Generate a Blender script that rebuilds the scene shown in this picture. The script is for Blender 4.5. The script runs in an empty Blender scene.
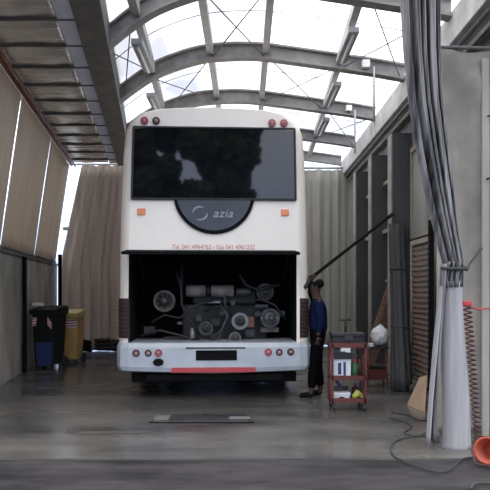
import bpy, bmesh, math, random
from mathutils import Vector, Matrix
random.seed(7)
C = bpy.context.scene.collection
F = 650.0; CH = 1.45
def W(px, py, Y): return Vector(((px-245)/F*Y, Y, CH+(290-py)/F*Y))
def G(px, py, z=0.0):
    Y = F*(CH-z)/(py-290); return Vector(((px-245)/F*Y, Y, z))

# ------------------------------------------------------------ materials
def mat(name, col, rough=.6, metal=0, col2=None, scale=6, stretch=(1,1,1), bump=0, spec=.5, rough2=None, detail=6, lo=.35, hi=.65, coord='Object', bscale=None):
    m = bpy.data.materials.new(name); m.use_nodes = True
    nt = m.node_tree; N = nt.nodes; L = nt.links
    b = N['Principled BSDF']
    b.inputs['Base Color'].default_value = (*col, 1); b.inputs['Roughness'].default_value = rough
    b.inputs['Metallic'].default_value = metal; b.inputs['Specular IOR Level'].default_value = spec
    if col2 is None: col2 = tuple(c*.82 for c in col)
    tc = N.new('ShaderNodeTexCoord'); mp = N.new('ShaderNodeMapping'); mp.inputs['Scale'].default_value = stretch
    L.new(tc.outputs[coord], mp.inputs[0])
    n = N.new('ShaderNodeTexNoise'); n.inputs['Scale'].default_value = scale; n.inputs['Detail'].default_value = detail
    n.inputs['Roughness'].default_value = .6
    L.new(mp.outputs[0], n.inputs['Vector'])
    r = N.new('ShaderNodeValToRGB'); r.color_ramp.elements[0].position = lo; r.color_ramp.elements[1].position = hi
    r.color_ramp.elements[0].color = (*col2, 1); r.color_ramp.elements[1].color = (*col, 1)
    L.new(n.outputs['Fac'], r.inputs[0]); L.new(r.outputs[0], b.inputs['Base Color'])
    if rough2 is not None:
        mr = N.new('ShaderNodeMapRange'); mr.inputs[1].default_value = lo; mr.inputs[2].default_value = hi
        mr.inputs[3].default_value = rough2; mr.inputs[4].default_value = rough
        n3 = N.new('ShaderNodeTexNoise'); n3.inputs['Scale'].default_value = scale*.6; n3.inputs['Detail'].default_value = 3
        L.new(mp.outputs[0], n3.inputs['Vector']); L.new(n3.outputs['Fac'], mr.inputs[0]); L.new(mr.outputs[0], b.inputs['Roughness'])
    if bump:
        n2 = N.new('ShaderNodeTexNoise'); n2.inputs['Scale'].default_value = bscale or scale*4; n2.inputs['Detail'].default_value = 4
        L.new(mp.outputs[0], n2.inputs['Vector'])
        bp = N.new('ShaderNodeBump'); bp.inputs['Strength'].default_value = bump; bp.inputs['Distance'].default_value = .02
        L.new(n2.outputs['Fac'], bp.inputs['Height']); L.new(bp.outputs[0], b.inputs['Normal'])
    return m
M = {}
M['concrete_floor'] = mat('concrete_floor', (.135,.128,.12), .38, col2=(.04,.039,.04), scale=1.3, stretch=(.6,1.6,1), bump=.1, rough2=.14, lo=.3, hi=.7, detail=9)
M['asphalt'] = mat('asphalt', (.055,.050,.055), .8, col2=(.012,.011,.013), spec=.2, scale=1.5, stretch=(.7,1.8,1), bump=.5, bscale=60, lo=.35, hi=.65, rough2=.6)
M['yard'] = mat('yard', (.13,.13,.13), .9, scale=.5)
M['dado'] = mat('dado', (.42,.385,.34), .85, col2=(.17,.16,.145), scale=1.6, bump=.3, lo=.3, hi=.7, stretch=(1,1,.6))
M['blind'] = mat('blind', (.50,.455,.39), .75, col2=(.36,.33,.285), scale=1.2, stretch=(1,3,.7), bump=.1)
M['curtain'] = mat('curtain', (.48,.42,.37), .85, col2=(.28,.25,.215), scale=2, stretch=(3,1,.3), bump=.1)
M['curtain_pale'] = mat('curtain_pale', (.44,.43,.39), .85, col2=(.33,.32,.29), scale=2, stretch=(3,1,.3), bump=.1)
M['sheet'] = mat('sheet', (.25,.23,.20), .7, col2=(.15,.14,.125), scale=2, bump=.15)
M['deck'] = mat('deck', (.74,.72,.70), .30, .5, col2=(.55,.53,.51), scale=3, bump=.05, rough2=.22, stretch=(.5,3,1))
M['flashing'] = mat('flashing', (.62,.65,.71), .5, 0, scale=5)
M['steel_dark'] = mat('steel_dark', (.12,.12,.12), .6, .1, col2=(.085,.085,.085), scale=5, bump=.1)
M['arch'] = mat('arch', (.26,.25,.24), .7, 0, col2=(.17,.165,.155), scale=5, bump=.15)
M['purlin'] = mat('purlin', (.46,.45,.44), .6, 0, scale=5)
M['beam'] = mat('beam', (.66,.635,.59), .8, col2=(.36,.35,.325), scale=3, bump=.15, lo=.25, hi=.65)
M['pipe'] = mat('pipe', (.34,.14,.08), .5, col2=(.16,.08,.055), scale=12)
M['pillar'] = mat('pillar', (.062,.062,.062), .6, col2=(.04,.04,.04), scale=4, stretch=(1,1,.3))
M['plaster'] = mat('plaster', (.36,.345,.31), .85, col2=(.22,.21,.19), scale=2, bump=.1)
M['white_paint'] = mat('white_paint', (.82,.755,.68), .3, col2=(.78,.715,.64), scale=2, spec=.5)
M['bumper'] = mat('bumper', (.40,.43,.48), .35, col2=(.33,.36,.41), scale=3)
M['bglass'] = mat('bglass', (.006,.006,.009), .03, col2=(.003,.003,.005), scale=2, spec=.5)
M['badge'] = mat('badge', (.03,.03,.038), .25, col2=(.02,.02,.026), scale=3, spec=.6)
M['black'] = mat('black', (.006,.006,.0065), .8, scale=5, spec=.1)
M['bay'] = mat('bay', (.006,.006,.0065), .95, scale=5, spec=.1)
M['rubber'] = mat('rubber', (.02,.02,.02), .7, scale=8)
M['red_lens'] = mat('red_lens', (.33,.04,.05), .25, scale=8)
M['dark_lens'] = mat('dark_lens', (.07,.02,.025), .25, scale=8)
M['lens_in'] = mat('lens_in', (.3,.2,.2), .3, scale=8)
M['red_strip'] = mat('red_strip', (.38,.045,.05), .4, scale=6)
M['orange'] = mat('orange', (.75,.25,.10), .4, scale=6)
M['red_text'] = mat('red_text', (.62,.20,.18), .5, scale=6)
M['silver_text'] = mat('silver_text', (.30,.30,.34), .3, .3, scale=6)
M['grille'] = mat('grille', (.04,.022,.022), .6, scale=6)
M['eng_metal'] = mat('eng_metal', (.055,.055,.06), .5, .3, col2=(.02,.02,.02), scale=9)
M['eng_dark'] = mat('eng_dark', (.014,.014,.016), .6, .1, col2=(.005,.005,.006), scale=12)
M['eng_pipe'] = mat('eng_pipe', (.11,.10,.09), .5, .2, col2=(.05,.045,.04), scale=7)
M['rust'] = mat('rust', (.12,.05,.03), .7, scale=9)
M['muffler'] = mat('muffler', (.20,.18,.16), .6, 0, col2=(.08,.07,.06), scale=7)
M['chrome'] = mat('chrome', (.17,.17,.18), .45, .4, scale=9)
M['white_plastic'] = mat('white_plastic', (.62,.65,.70), .5, scale=8)
M['blue'] = mat('blue', (.02,.035,.13), .6, scale=8)
M['navy_shirt'] = mat('navy_shirt', (.005,.010,.038), .95, scale=12, bump=.1, spec=.1)
M['trousers'] = mat('trousers', (.003,.003,.004), .95, scale=12, bump=.1, spec=.05)
M['skin'] = mat('skin', (.06,.035,.027), .7, scale=12, spec=.2)
M['hair'] = mat('hair', (.006,.005,.005), .9, scale=20, spec=.1)
M['bin_dark'] = mat('bin_dark', (.010,.013,.012), .7, col2=(.006,.008,.008), scale=5, spec=.2)
M['bin_yellow'] = mat('bin_yellow', (.55,.33,.12), .5, col2=(.42,.25,.09), scale=5)
M['yellow_lid'] = mat('yellow_lid', (.52,.42,.14), .45, scale=5)
M['trolley_red'] = mat('trolley_red', (.115,.022,.018), .55, col2=(.07,.017,.015), scale=9)
M['tool_dark'] = mat('tool_dark', (.009,.009,.014), .6, scale=9)
M['green'] = mat('green', (.05,.14,.08), .6, scale=9)
M['yellowgreen'] = mat('yellowgreen', (.42,.42,.08), .6, scale=9)
M['pvc'] = mat('pvc', (.16,.155,.16), .35, col2=(.018,.017,.017), scale=2.2, stretch=(9,1,.25), lo=.4, hi=.6, bump=.1)
M['pvc_pale'] = mat('pvc_pale', (.34,.335,.35), .5, col2=(.24,.235,.25), scale=2.5, stretch=(5,1,.4), bump=.1)
M['rope'] = mat('rope', (.03,.03,.03), .8, scale=20)
M['wood'] = mat('wood', (.26,.15,.10), .8, col2=(.15,.09,.06), scale=4, stretch=(1,1,6))
M['wood_frame'] = mat('wood_frame', (.30,.26,.21), .8, scale=5)
M['slat'] = mat('slat', (.15,.10,.075), .8, col2=(.09,.06,.045), scale=5, stretch=(1,1,8))
M['cardboard'] = mat('cardboard', (.40,.27,.18), .9, scale=5)
M['tarp'] = mat('tarp', (.028,.028,.03), .7, col2=(.012,.012,.013), scale=3, stretch=(6,6,.5), bump=.2)
M['bag'] = mat('bag', (.68,.68,.68), .5, col2=(.45,.45,.46), scale=9, bump=.4)
M['red_hose'] = mat('red_hose', (.075,.022,.022), .5, scale=9)
M['red'] = mat('red', (.45,.03,.03), .45, scale=9)
M['orange_plastic'] = mat('orange_plastic', (.34,.05,.022), .45, scale=6)
M['plate_steel'] = mat('plate_steel', (.06,.07,.08), .4, .5, scale=4, rough2=.25)
M['plate_pale'] = mat('plate_pale', (.16,.155,.145), .7, scale=9)
M['debris'] = mat('debris', (.07,.045,.04), .8, col2=(.03,.025,.025), scale=12, bump=.5)
M['sign_white'] = mat('sign_white', (.8,.8,.8), .5, scale=5)
M['lamp'] = mat('lamp', (.36,.36,.37), .5, scale=8)
M['leaf'] = mat('leaf', (.05,.08,.03), .9, col2=(.02,.035,.015), scale=3, bump=.5)
def translucent(key, fac, col):
    nt=M[key].node_tree; N=nt.nodes; L=nt.links; b=N['Principled BSDF']; o=N['Material Output']
    tl=N.new('ShaderNodeBsdfTranslucent'); tl.inputs[0].default_value=(*col,1); mx=N.new('ShaderNodeMixShader'); mx.inputs[0].default_value=fac
    L.new(b.outputs[0],mx.inputs[1]); L.new(tl.outputs[0],mx.inputs[2]); L.new(mx.outputs[0],o.inputs[0])
translucent('flashing',.16,(.75,.8,.9)); translucent('blind',.36,(.55,.47,.38)); translucent('curtain',.36,(.55,.485,.44)); translucent('curtain_pale',.32,(.55,.53,.48)); translucent('pvc_pale',.15,(.5,.5,.52))
# roof sheet: translucent plastic
def roofmat():
    m = bpy.data.materials.new('roof_sheet'); m.use_nodes = True
    nt = m.node_tree; N = nt.nodes; L = nt.links; N.remove(N['Principled BSDF'])
    o = N['Material Output']
    tr = N.new('ShaderNodeBsdfTransparent'); tr.inputs[0].default_value = (.93,.95,1,1)
    tl = N.new('ShaderNodeBsdfTranslucent'); tl.inputs[0].default_value = (.85,.88,.95,1)
    mx = N.new('ShaderNodeMixShader'); 
    tc = N.new('ShaderNodeTexCoord'); mp = N.new('ShaderNodeMapping'); mp.inputs['Scale'].default_value=(1,.25,1)
    n = N.new('ShaderNodeTexNoise'); n.inputs['Scale'].default_value = 2.5; n.inputs['Detail'].default_value=5
    mr = N.new('ShaderNodeMapRange'); mr.inputs[3].default_value=.35; mr.inputs[4].default_value=.65
    L.new(tc.outputs['Object'], mp.inputs[0]); L.new(mp.outputs[0], n.inputs[0]); L.new(n.outputs['Fac'], mr.inputs[0])
    rp = N.new('ShaderNodeValToRGB'); rp.color_ramp.elements[0].position=.36; rp.color_ramp.elements[0].color=(.27,.275,.30,1); rp.color_ramp.elements[1].position=.6; rp.color_ramp.elements[1].color=(.85,.86,.88,1)
    n2 = N.new('ShaderNodeTexNoise'); n2.inputs['Scale'].default_value = .9; n2.inputs['Detail'].default_value=7
    L.new(mp.outputs[0], n2.inputs[0]); L.new(n2.outputs['Fac'], rp.inputs[0]); L.new(rp.outputs[0], tr.inputs[0]); L.new(rp.outputs[0], tl.inputs[0])
    L.new(mr.outputs[0], mx.inputs[0]); L.new(tr.outputs[0], mx.inputs[1]); L.new(tl.outputs[0], mx.inputs[2]); L.new(mx.outputs[0], o.inputs[0])
    return m
M['roof_sheet'] = roofmat()

# ------------------------------------------------------------ mesh helpers
def new(): return bmesh.new()
def box(bm, x0,x1,y0,y1,z0,z1):
    v = [bm.verts.new(p) for p in ((x0,y0,z0),(x1,y0,z0),(x1,y1,z0),(x0,y1,z0),(x0,y0,z1),(x1,y0,z1),(x1,y1,z1),(x0,y1,z1))]
    for f in ((0,3,2,1),(4,5,6,7),(0,1,5,4),(1,2,6,5),(2,3,7,6),(3,0,4,7)): bm.faces.new([v[i] for i in f])
def hexa(bm, b, t):   # bottom 4 pts, top 4 pts
    v = [bm.verts.new(p) for p in list(b)+list(t)]
    for f in ((0,3,2,1),(4,5,6,7),(0,1,5,4),(1,2,6,5),(2,3,7,6),(3,0,4,7)): bm.faces.new([v[i] for i in f])
def tube(bm, pts, r, seg=8, cap=True):
    pts = [Vector(p) for p in pts]; n = len(pts)
    rs = r if isinstance(r,(list,tuple)) else [r]*n
    rings = []; up = None
    for i,p in enumerate(pts):
        d = (pts[min(i+1,n-1)]-pts[max(i-1,0)])
        if d.length < 1e-9: d = Vector((0,0,1))
        d.normalize()
        if up is None:
            up = Vector((0,0,1)) if abs(d.z) < .9 else Vector((1,0,0))
        a = up - d*up.dot(d)
        if a.length < 1e-4: a = d.orthogonal()
        a.normalize(); up = a; b = d.cross(a)
        rings.append([bm.verts.new(p+(a*math.cos(2*math.pi*k/seg)+b*math.sin(2*math.pi*k/seg))*rs[i]) for k in range(seg)])
    for i in range(n-1):
        for k in range(seg):
            bm.faces.new((rings[i][k],rings[i][(k+1)%seg],rings[i+1][(k+1)%seg],rings[i+1][k]))
    if cap:
        bm.faces.new(rings[0][::-1]); bm.faces.new(rings[-1])
def lathe(bm, c, axis, prof, seg=20):   # prof: (t along axis, radius)
    c = Vector(c); ax = Vector(axis).normalized()
    tube_pts = [c+ax*t for t,_ in prof]
    a = ax.orthogonal().normalized(); b = ax.cross(a); rings=[]
    for p,(t,r) in zip(tube_pts,prof):
        rings.append([bm.verts.new(p+(a*math.cos(2*math.pi*k/seg)+b*math.sin(2*math.pi*k/seg))*max(r,.0005)) for k in range(seg)])
    for i in range(len(prof)-1):
        for k in range(seg): bm.faces.new((rings[i][k],rings[i][(k+1)%seg],rings[i+1][(k+1)%seg],rings[i+1][k]))
    bm.faces.new(rings[0][::-1]); bm.faces.new(rings[-1])
def prism(bm, pts, d):   # pts: 3-D planar outline, extruded by vector d
    d = Vector(d); a = [bm.verts.new(p) for p in pts]; b = [bm.verts.new(Vector(p)+d) for p in pts]; n=len(pts)
    bm.faces.new(a); bm.faces.new(b[::-1])
    for i in range(n): bm.faces.new((a[i],b[i],b[(i+1)%n],a[(i+1)%n]))
def grid(bm, fn, nu, nv):
    g = [[bm.verts.new(fn(u/nu, v/nv)) for u in range(nu+1)] for v in range(nv+1)]
    for v in range(nv):
        for u in range(nu): bm.faces.new((g[v][u],g[v][u+1],g[v+1][u+1],g[v+1][u]))
def obj(name, bm, m, parent=None, bevel=0, solid=0, smooth=False, sub=0):
    bmesh.ops.recalc_face_normals(bm, faces=bm.faces)
    me = bpy.data.meshes.new(name)
    off = Vector((0,0,0))
    if parent is None:
        xs=[v.co.x for v in bm.verts]; ys=[v.co.y for v in bm.verts]; zs=[v.co.z for v in bm.verts]
        off = Vector(((min(xs)+max(xs))/2,(min(ys)+max(ys))/2,min(zs)))
        bmesh.ops.translate(bm, verts=bm.verts, vec=-off)
    bm.to_mesh(me); bm.free()
    o = bpy.data.objects.new(name, me); C.objects.link(o); o.location = off
    if isinstance(m, str): m = M[m]
    me.materials.append(m)
    if parent: o.parent = parent
    if smooth:
        for p in me.polygons: p.use_smooth = True
    if solid:
        s = o.modifiers.new('Solid','SOLIDIFY'); s.thickness = solid; s.offset = 0
    if bevel:
        b = o.modifiers.new('Bevel','BEVEL'); b.width = bevel; b.segments = 2; b.limit_method='ANGLE'
    if sub:
        s = o.modifiers.new('Sub','SUBSURF'); s.levels = sub; s.render_levels = sub
    return o
def tag(o, label, cat, group=None, kind=None):
    o['label'] = label; o['category'] = cat
    if group: o['group'] = group
    if kind: o['kind'] = kind
    return o
def thing(name, label, cat, loc, rz=0, group=None):
    o = bpy.data.objects.new(name, None); C.objects.link(o); o.location = loc; o.rotation_euler = (0,0,rz)
    o.empty_display_size = .1
    return tag(o, label, cat, group)
def struct(name, bm, m, **k):
    par = k.get('parent')
    o = obj(name, bm, m, **k)
    if not par: o['kind'] = 'structure'
    return o
def copy_tree(o, parent=None):
    c = o.copy(); C.objects.link(c); c.parent = parent
    for ch in list(o.children): copy_tree(ch, c)
    return c
def text(name, body, m, parent, loc, size, xs=1.0, rot=(math.pi/2,0,0), extrude=.002, shear=0, align='CENTER'):
    cu = bpy.data.curves.new('txt','FONT'); cu.body = body; cu.size = size; cu.align_x = align; cu.align_y='CENTER'; cu.extrude = extrude; cu.shear = shear
    t = bpy.data.objects.new('txt', cu); C.objects.link(t)
    bpy.context.view_layer.update()
    me = bpy.data.meshes.new_from_object(t.evaluated_get(bpy.context.evaluated_depsgraph_get()))
    bpy.data.objects.remove(t)
    me.transform(Matrix.Translation(loc) @ Matrix.Rotation(rot[0],4,'X') @ Matrix.Diagonal((xs,1,1,1)))
    o = bpy.data.objects.new(name, me); C.objects.link(o); me.materials.clear(); me.materials.append(M[m]); o.parent = parent
    return o

# ------------------------------------------------------------ setting
def lw(Y): return -2.35-.138*Y        # left wall line
def lt(Y): return -2.02-.138*Y        # top of blinds
def bl(Y): return -.88-.138*Y         # beam left edge (outer)
def br(Y): return -.56-.138*Y
def rb(Y): return 2.50+.005*(Y-8)     # right beam inner edge
Y0, Y1 = 5.6, 15.35
bm = new(); hexa(bm, [(-6,Y0,-.2),(4.5,Y0,-.2),(4.5,20,-.2),(-6.5,20,-.2)], [(-6,Y0,0),(4.5,Y0,0),(4.5,20,0),(-6.5,20,0)]); struct('floor', bm, 'concrete_floor')
bm = new(); box(bm, -8,8,-4,Y0-.012,-.2,-.012); struct('floor', bm, 'asphalt')
bm = new(); box(bm, -60,60,-60,60,-.4,-.21); struct('ground', bm, 'yard')
# dado wall left
bm = new(); hexa(bm, [(lw(Y0)-.25,Y0,0),(lw(Y0),Y0,0),(lw(15.6),15.6,0),(lw(15.6)-.25,15.6,0)], [(lw(Y0)-.25,Y0,2.03),(lw(Y0),Y0,2.03),(lw(15.6),15.6,2.03),(lw(15.6)-.25,15.6,2.03)])
struct('wall_left', bm, 'dado')
bm = new(); hexa(bm, [(lw(Y0)-.25,Y0,2.03),(lw(Y0)+.03,Y0,2.03),(lw(15.6)+.03,15.6,2.03),(lw(15.6)-.25,15.6,2.03)], [(lw(Y0)-.25,Y0,2.08),(lw(Y0)+.03,Y0,2.08),(lw(15.6)+.03,15.6,2.08),(lw(15.6)-.25,15.6,2.08)])
struct('trim_1', bm, 'steel_dark')
# wall on the right: plaster with pillars
RW = 2.86
bm = new(); box(bm, RW, RW+.2, 6.6, 17.2, 0, 4.5); struct('wall_right', bm, 'plaster')
# deck ceiling left
nY = 13; ys = [Y0-.1 + i*.77 for i in range(14)]
bm = new()
hexa(bm, [(lt(Y0)-.15,Y0,4.5),(bl(Y0)-.21,Y0,4.5),(bl(Y1)-.21,Y1,4.5),(lt(Y1)-.15,Y1,4.5)], [(lt(Y0)-.15,Y0,4.56),(bl(Y0)-.21,Y0,4.56),(bl(Y1)-.21,Y1,4.56),(lt(Y1)-.15,Y1,4.56)])
struct('ceiling', bm, 'deck')
dk = thing('roof_deck_panels', 'ribbed grey metal soffit panels between the blinds and the dark roof beam on the left', 'soffit', (0,0,0))
for i in range(13):
    ya = 5.73+.77*(i-.0)-.06; yb = ya+.745
    if yb > Y1: yb = Y1
    if yb-ya < .1: continue
    def fn(u,v,ya=ya,yb=yb):
        y = ya+(yb-ya)*v; x = lt(y)+.02+(bl(y)-.22-lt(y)-.02)*u
        return (x, y, 4.462-.016*math.sin(math.pi*v)+.005*math.sin(u*9+ya*3))
    bm = new(); grid(bm, fn, 16, 8); obj('panel', bm, 'deck', dk, solid=.01, smooth=True)
    bm = new(); hexa(bm, [(lt(ya),ya-.04,4.425),(bl(ya),ya-.04,4.425),(bl(ya),ya-.02,4.425),(lt(ya),ya-.02,4.425)],[(lt(ya),ya-.04,4.49),(bl(ya),ya-.04,4.49),(bl(ya),ya-.02,4.49),(lt(ya),ya-.02,4.49)])
    obj('rib', bm, 'steel_dark', dk)
bm = new(); hexa(bm, [(bl(Y0)-.2,Y0,4.44),(bl(Y0),Y0,4.44),(bl(Y1),Y1,4.44),(bl(Y1)-.2,Y1,4.44)], [(bl(Y0)-.2,Y0,4.5),(bl(Y0),Y0,4.5),(bl(Y1),Y1,4.5),(bl(Y1)-.2,Y1,4.5)])
obj('flashing', bm, 'flashing', dk)
# beam left
bm = new(); hexa(bm, [(bl(Y0),Y0,4.38),(br(Y0),Y0,4.38),(br(Y1),Y1,4.38),(bl(Y1),Y1,4.38)], [(bl(Y0),Y0,4.75),(br(Y0),Y0,4.75),(br(Y1),Y1,4.75),(bl(Y1),Y1,4.75)])
M['beam_dark'] = mat('beam_dark', (.19,.18,.175), .65, 0, col2=(.12,.115,.11), scale=4, bump=.15)
o = obj('roof_beam', bm, 'beam_dark', bevel=.01); tag(o, 'dark steel roof beam along the left edge of the glazed roof', 'beam')
# rust coloured pipes at top of the blinds
for k,(dx,z,r) in enumerate(((.04,4.40,.035),(.13,4.37,.022))):
    bm = new(); tube(bm, [(lt(Y0)+dx,Y0,z),(lt(Y1)+dx,Y1,z)], r); 
    o = obj('service_pipe', bm, 'pipe', smooth=True); tag(o, ['thicker rusty brown pipe running along the top of the tilted blinds','thinner rusty brown pipe beside the thicker one, nearer the soffit'][k], 'pipe')
# blinds
lab = ['beige sloping blind at the far end of the left wall, beside the bright gap','beige sloping blind in the middle of the left wall','beige sloping blind nearest the camera on the left wall, cut by the photo edge','beige sloping blind by the workshop entrance']
for i,(a,b) in enumerate(((12.62,15.25),(9.85,12.55),(7.1,9.78),(5.6,7.04))):
    t = thing('roller_blind', lab[i], 'blind', (lw((a+b)/2),(a+b)/2,2.08))
    if i==3: t['label']='beige sloping blind before the left wall blind nearest the camera'
    cx,cy = lw((a+b)/2),(a+b)/2
    def fn(u,v,a=a,b=b,cx=cx,cy=cy):
        y=a+(b-a)*u; x0=lw(y)+.0; x1=lt(y); 
        return (x0+(x1-x0)*v+.012*math.sin(u*23)*math.sin(math.pi*v)-cx, y-cy, 2.3*v+.0)
    bm = new(); grid(bm, fn, 30, 10); obj('fabric', bm, 'blind', t, solid=.012, smooth=True)
    bm = new(); tube(bm, [(lw(a)-cx+.02,a-cy,.03),(lw(b)-cx+.02,b-cy,.03)], .022); obj('bottom_bar', bm, 'steel_dark', t, smooth=True)
# posts on the left wall
def post(px, r, z, lab_, m, name='wall_post', w=None):
    X = (px-245)/F; Y = -2.35/(X+.138)
    Y = 2.35/(-(X)-.138)
    bm = new(); x = lw(Y)+.06
    box(bm, x-.025, x+r, Y-.05, Y+.05, 0, z); o = obj(name, bm, m, bevel=.005); tag(o, lab_, 'post'); return o
post(21, .03, 2.03, 'black downpipe on the concrete dado, left of the dark bin', 'black', 'downpipe')
bm = new(); box(bm, -4.43,-4.33,14.7,14.8,0,2.2); tag(obj('wall_post', bm, 'purlin', bevel=.005), 'pale grey post rising behind the dark bin', 'post')
bm = new(); box(bm, -4.19,-4.12,14.55,14.63,0,2.25); tag(obj('wall_post', bm, 'black', bevel=.005), 'black post rising behind the dark bin next to the pale post', 'post')
bm = new(); tube(bm, [(-4.12,15.3,2.9),(-4.28,15.3,2.9)], .05, 8); tag(obj('bracket', bm, 'sign_white', smooth=True), 'small pale clamp in the bright gap beside the far curtain', 'bracket')
# arches
PR = [(-2.00,4.42),(-1.70,4.64),(-1.36,4.84),(-.84,5.02),(-.40,5.09),(.2,5.10),(.87,5.02),(1.5,4.93),(2.05,4.85),(2.56,4.76)]
def crom(P, t):
    n=len(P)-1; f=t*n; i=min(int(f),n-1); u=f-i
    p=[P[max(i-1,0)],P[i],P[i+1],P[min(i+2,n)]]
    return tuple(.5*((2*p[1][k])+(-p[0][k]+p[2][k])*u+(2*p[0][k]-5*p[1][k]+4*p[2][k]-p[3][k])*u*u+(-p[0][k]+3*p[1][k]-3*p[2][k]+p[3][k])*u**3) for k in (0,1))
def prof(Y, t):
    x,z = crom(PR, t)
    a = br(Y); b = rb(Y)+.02
    return a+(x+2.0)/(4.56)*(b-a), z
AY = [5.6,7.95,10.3,12.7,15.1,17.3]
def zat(X, Y):
    best=None
    for k in range(161):
        x,z=prof(Y,k/160)
        if best is None or abs(x-X)<best[0]: best=(abs(x-X),z)
    return best[1]
alab = ['over the entrance','nearest the camera, cut by the top of the photo','second from the camera, carrying a square white box','third from the camera, passing just above the coach roof','fourth from the camera, behind the coach roof','farthest from the camera']
for i,Y in enumerate(AY):
    t = thing('roof_arch', 'curved grey roof rib, '+alab[i], 'roof rib', (0,Y,4.3), 0, 'curved roof ribs')
    n=40; bm=new(); lo=[prof(Y,k/n) for k in range(n+1)]
    for part,(y0,y1,d0,d1,m_) in {'web':(-.02,.02,.02,.23,'arch'),'bottom_flange':(-.09,.09,0,.03,'arch'),'top_flange':(-.09,.09,.22,.25,'arch')}.items():
        bm=new(); vs=[]
        for (x,z) in lo:
            vs.append([bm.verts.new((x,yy,z-4.3+d)) for yy,d in ((y0,d0),(y1,d0),(y1,d1),(y0,d1))])
        for k in range(n):
            for j in range(4): bm.faces.new((vs[k][j],vs[k][(j+1)%4],vs[k+1][(j+1)%4],vs[k+1][j]))
        bm.faces.new(vs[0]); bm.faces.new(vs[-1][::-1]); obj(part, bm, m_, t)
# purlins
plab=['leftmost of the four lengthwise roof bars','second from the left of the four lengthwise roof bars','third from the left of the four lengthwise roof bars','rightmost of the four lengthwise roof bars']
PX=[-1.47,-.55,.33,1.5]
for i,x in enumerate(PX):
    bm=new(); vs=[]
    x0 = x+ (0 if i else 0)
    for Y in [5.6+.5*k for k in range(24)]:
        xx=x-(.06*(Y-10.3) if i==0 else 0)+(.03*(Y-10.3) if i==3 else 0)
        z=zat(xx,Y); w=.05
        vs.append([bm.verts.new(p) for p in ((xx-w,Y,z+.1),(xx+w,Y,z+.1),(xx+w,Y,z+.24),(xx-w,Y,z+.24))])
    for k in range(len(vs)-1):
        for j in range(4): bm.faces.new((vs[k][j],vs[k][(j+1)%4],vs[k+1][(j+1)%4],vs[k+1][j]))
    bm.faces.new(vs[0]); bm.faces.new(vs[-1][::-1])
    tag(obj('roof_purlin', bm, 'purlin'), 'grey steel bar, '+plab[i], 'roof bar')
# roof sheets
def rs(u,v):
    Y=5.5+12.2*v; x,z=prof(Y,u); return (x,Y,z+.265)
bm=new(); grid(bm, rs, 48, 30); o=struct('ceiling', bm, 'roof_sheet', smooth=True)
for k,Y in enumerate([6.8,9.1,11.5,13.9]):
    bm=new(); pts=[(prof(Y,j/30)[0],Y,prof(Y,j/30)[1]+.26) for j in range(31)]; tube(bm, pts, .008, 5); struct('trim_%d'%(k+10), bm, 'purlin')
# braces
def brace(xa,ya,xb,yb,l):
    t=thing('cross_brace', l, 'brace wires', ((xa+xb)/2,ya,4.9))
    for (p,q) in (((xa,ya),(xb,yb)),((xb,ya),(xa,yb))):
        A=Vector((p[0],p[1],zat(p[0],p[1])+.06)); B=Vector((q[0],q[1],zat(q[0],q[1])+.06)); o_=Vector(((xa+xb)/2,ya,4.9))
        bm=new(); tube(bm,[A-o_,B-o_],.009,6); obj('wire',bm,'steel_dark',t,smooth=True)
a,b,c,d=7.95,10.3,12.7,15.1
brace(-.52,a,.30,b,'crossed wires in the near roof bay above the coach window middle')
brace(1.55,a,2.45,b,'crossed wires in the near roof bay beside the right beam')
brace(-1.9,a,-1.4,b,'crossed wires in the near roof bay beside the left dark beam')
brace(-1.5,b,-.55,c,'crossed wires in the second roof bay above the coach roof, left')
brace(.36,b,1.5,c,'crossed wires in the second roof bay above the coach roof, right')
brace(1.6,c,2.5,d,'crossed wires in the third roof bay by the right beam')
# strip lamps
def lamp(x0,ya,yb,l,dx=0,g=True):
    z=min(zat(x0,ya),zat(x0,yb))
    t=thing('strip_lamp', l, 'lamp', (x0,(ya+yb)/2,z-.06)); h=(yb-ya)/2
    bm=new(); box(bm,-.075,.075,-h,h,0.02,.1); obj('housing',bm,'lamp',t,bevel=.01)
    bm=new(); tube(bm,[(0,-h+.06,.005),(0,h-.06,.005)],.02); obj('tube',bm,'sign_white',t,smooth=True)
    bm=new(); box(bm,-.02,.02,-.03,.03,.1,.2); obj('hanger',bm,'steel_dark',t)
lamp(1.46,8.7,9.9,'grey unlit strip lamp on the right roof bar, nearest the camera')
lamp(1.55,10.9,12.2,'grey unlit strip lamp on the right roof bar, second from the camera')
lamp(1.64,13.1,14.3,'grey unlit strip lamp on the right roof bar, farthest from the camera')
lamp(-1.40,8.4,9.5,'grey unlit strip lamp on the left roof bar')
lamp(-1.6,11.0,12.2,'grey unlit strip lamp on the left roof bar beyond the nearer left one')
# white boxes on arches + drop pipes
for (px,Y,s,l) in ((366,10.17,.06,'square white box on the second roof rib'),(349,12.57,.055,'square white box on the third roof rib')):
    x=(px-245)/F*Y; z=zat(x,Y)+.12
    bm=new(); box(bm,x-s,x+s,Y-.03,Y+.1,z-s,z+s); tag(obj('junction_box',bm,'sign_white',bevel=.01),l,'box')
for (px,Y,l,zb) in ((374,10.18,'thin pale conduit dropping from the second roof rib',4.08),(355,12.58,'thin pale conduit dropping from the third roof rib',4.1)):
    x=(px-245)/F*Y; z=zat(x,Y)+.1; bm=new(); tube(bm,[(x,Y,z),(x,Y,zb)],.016,6)
    tag(obj('conduit',bm,'purlin',smooth=True),l,'conduit')
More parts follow.
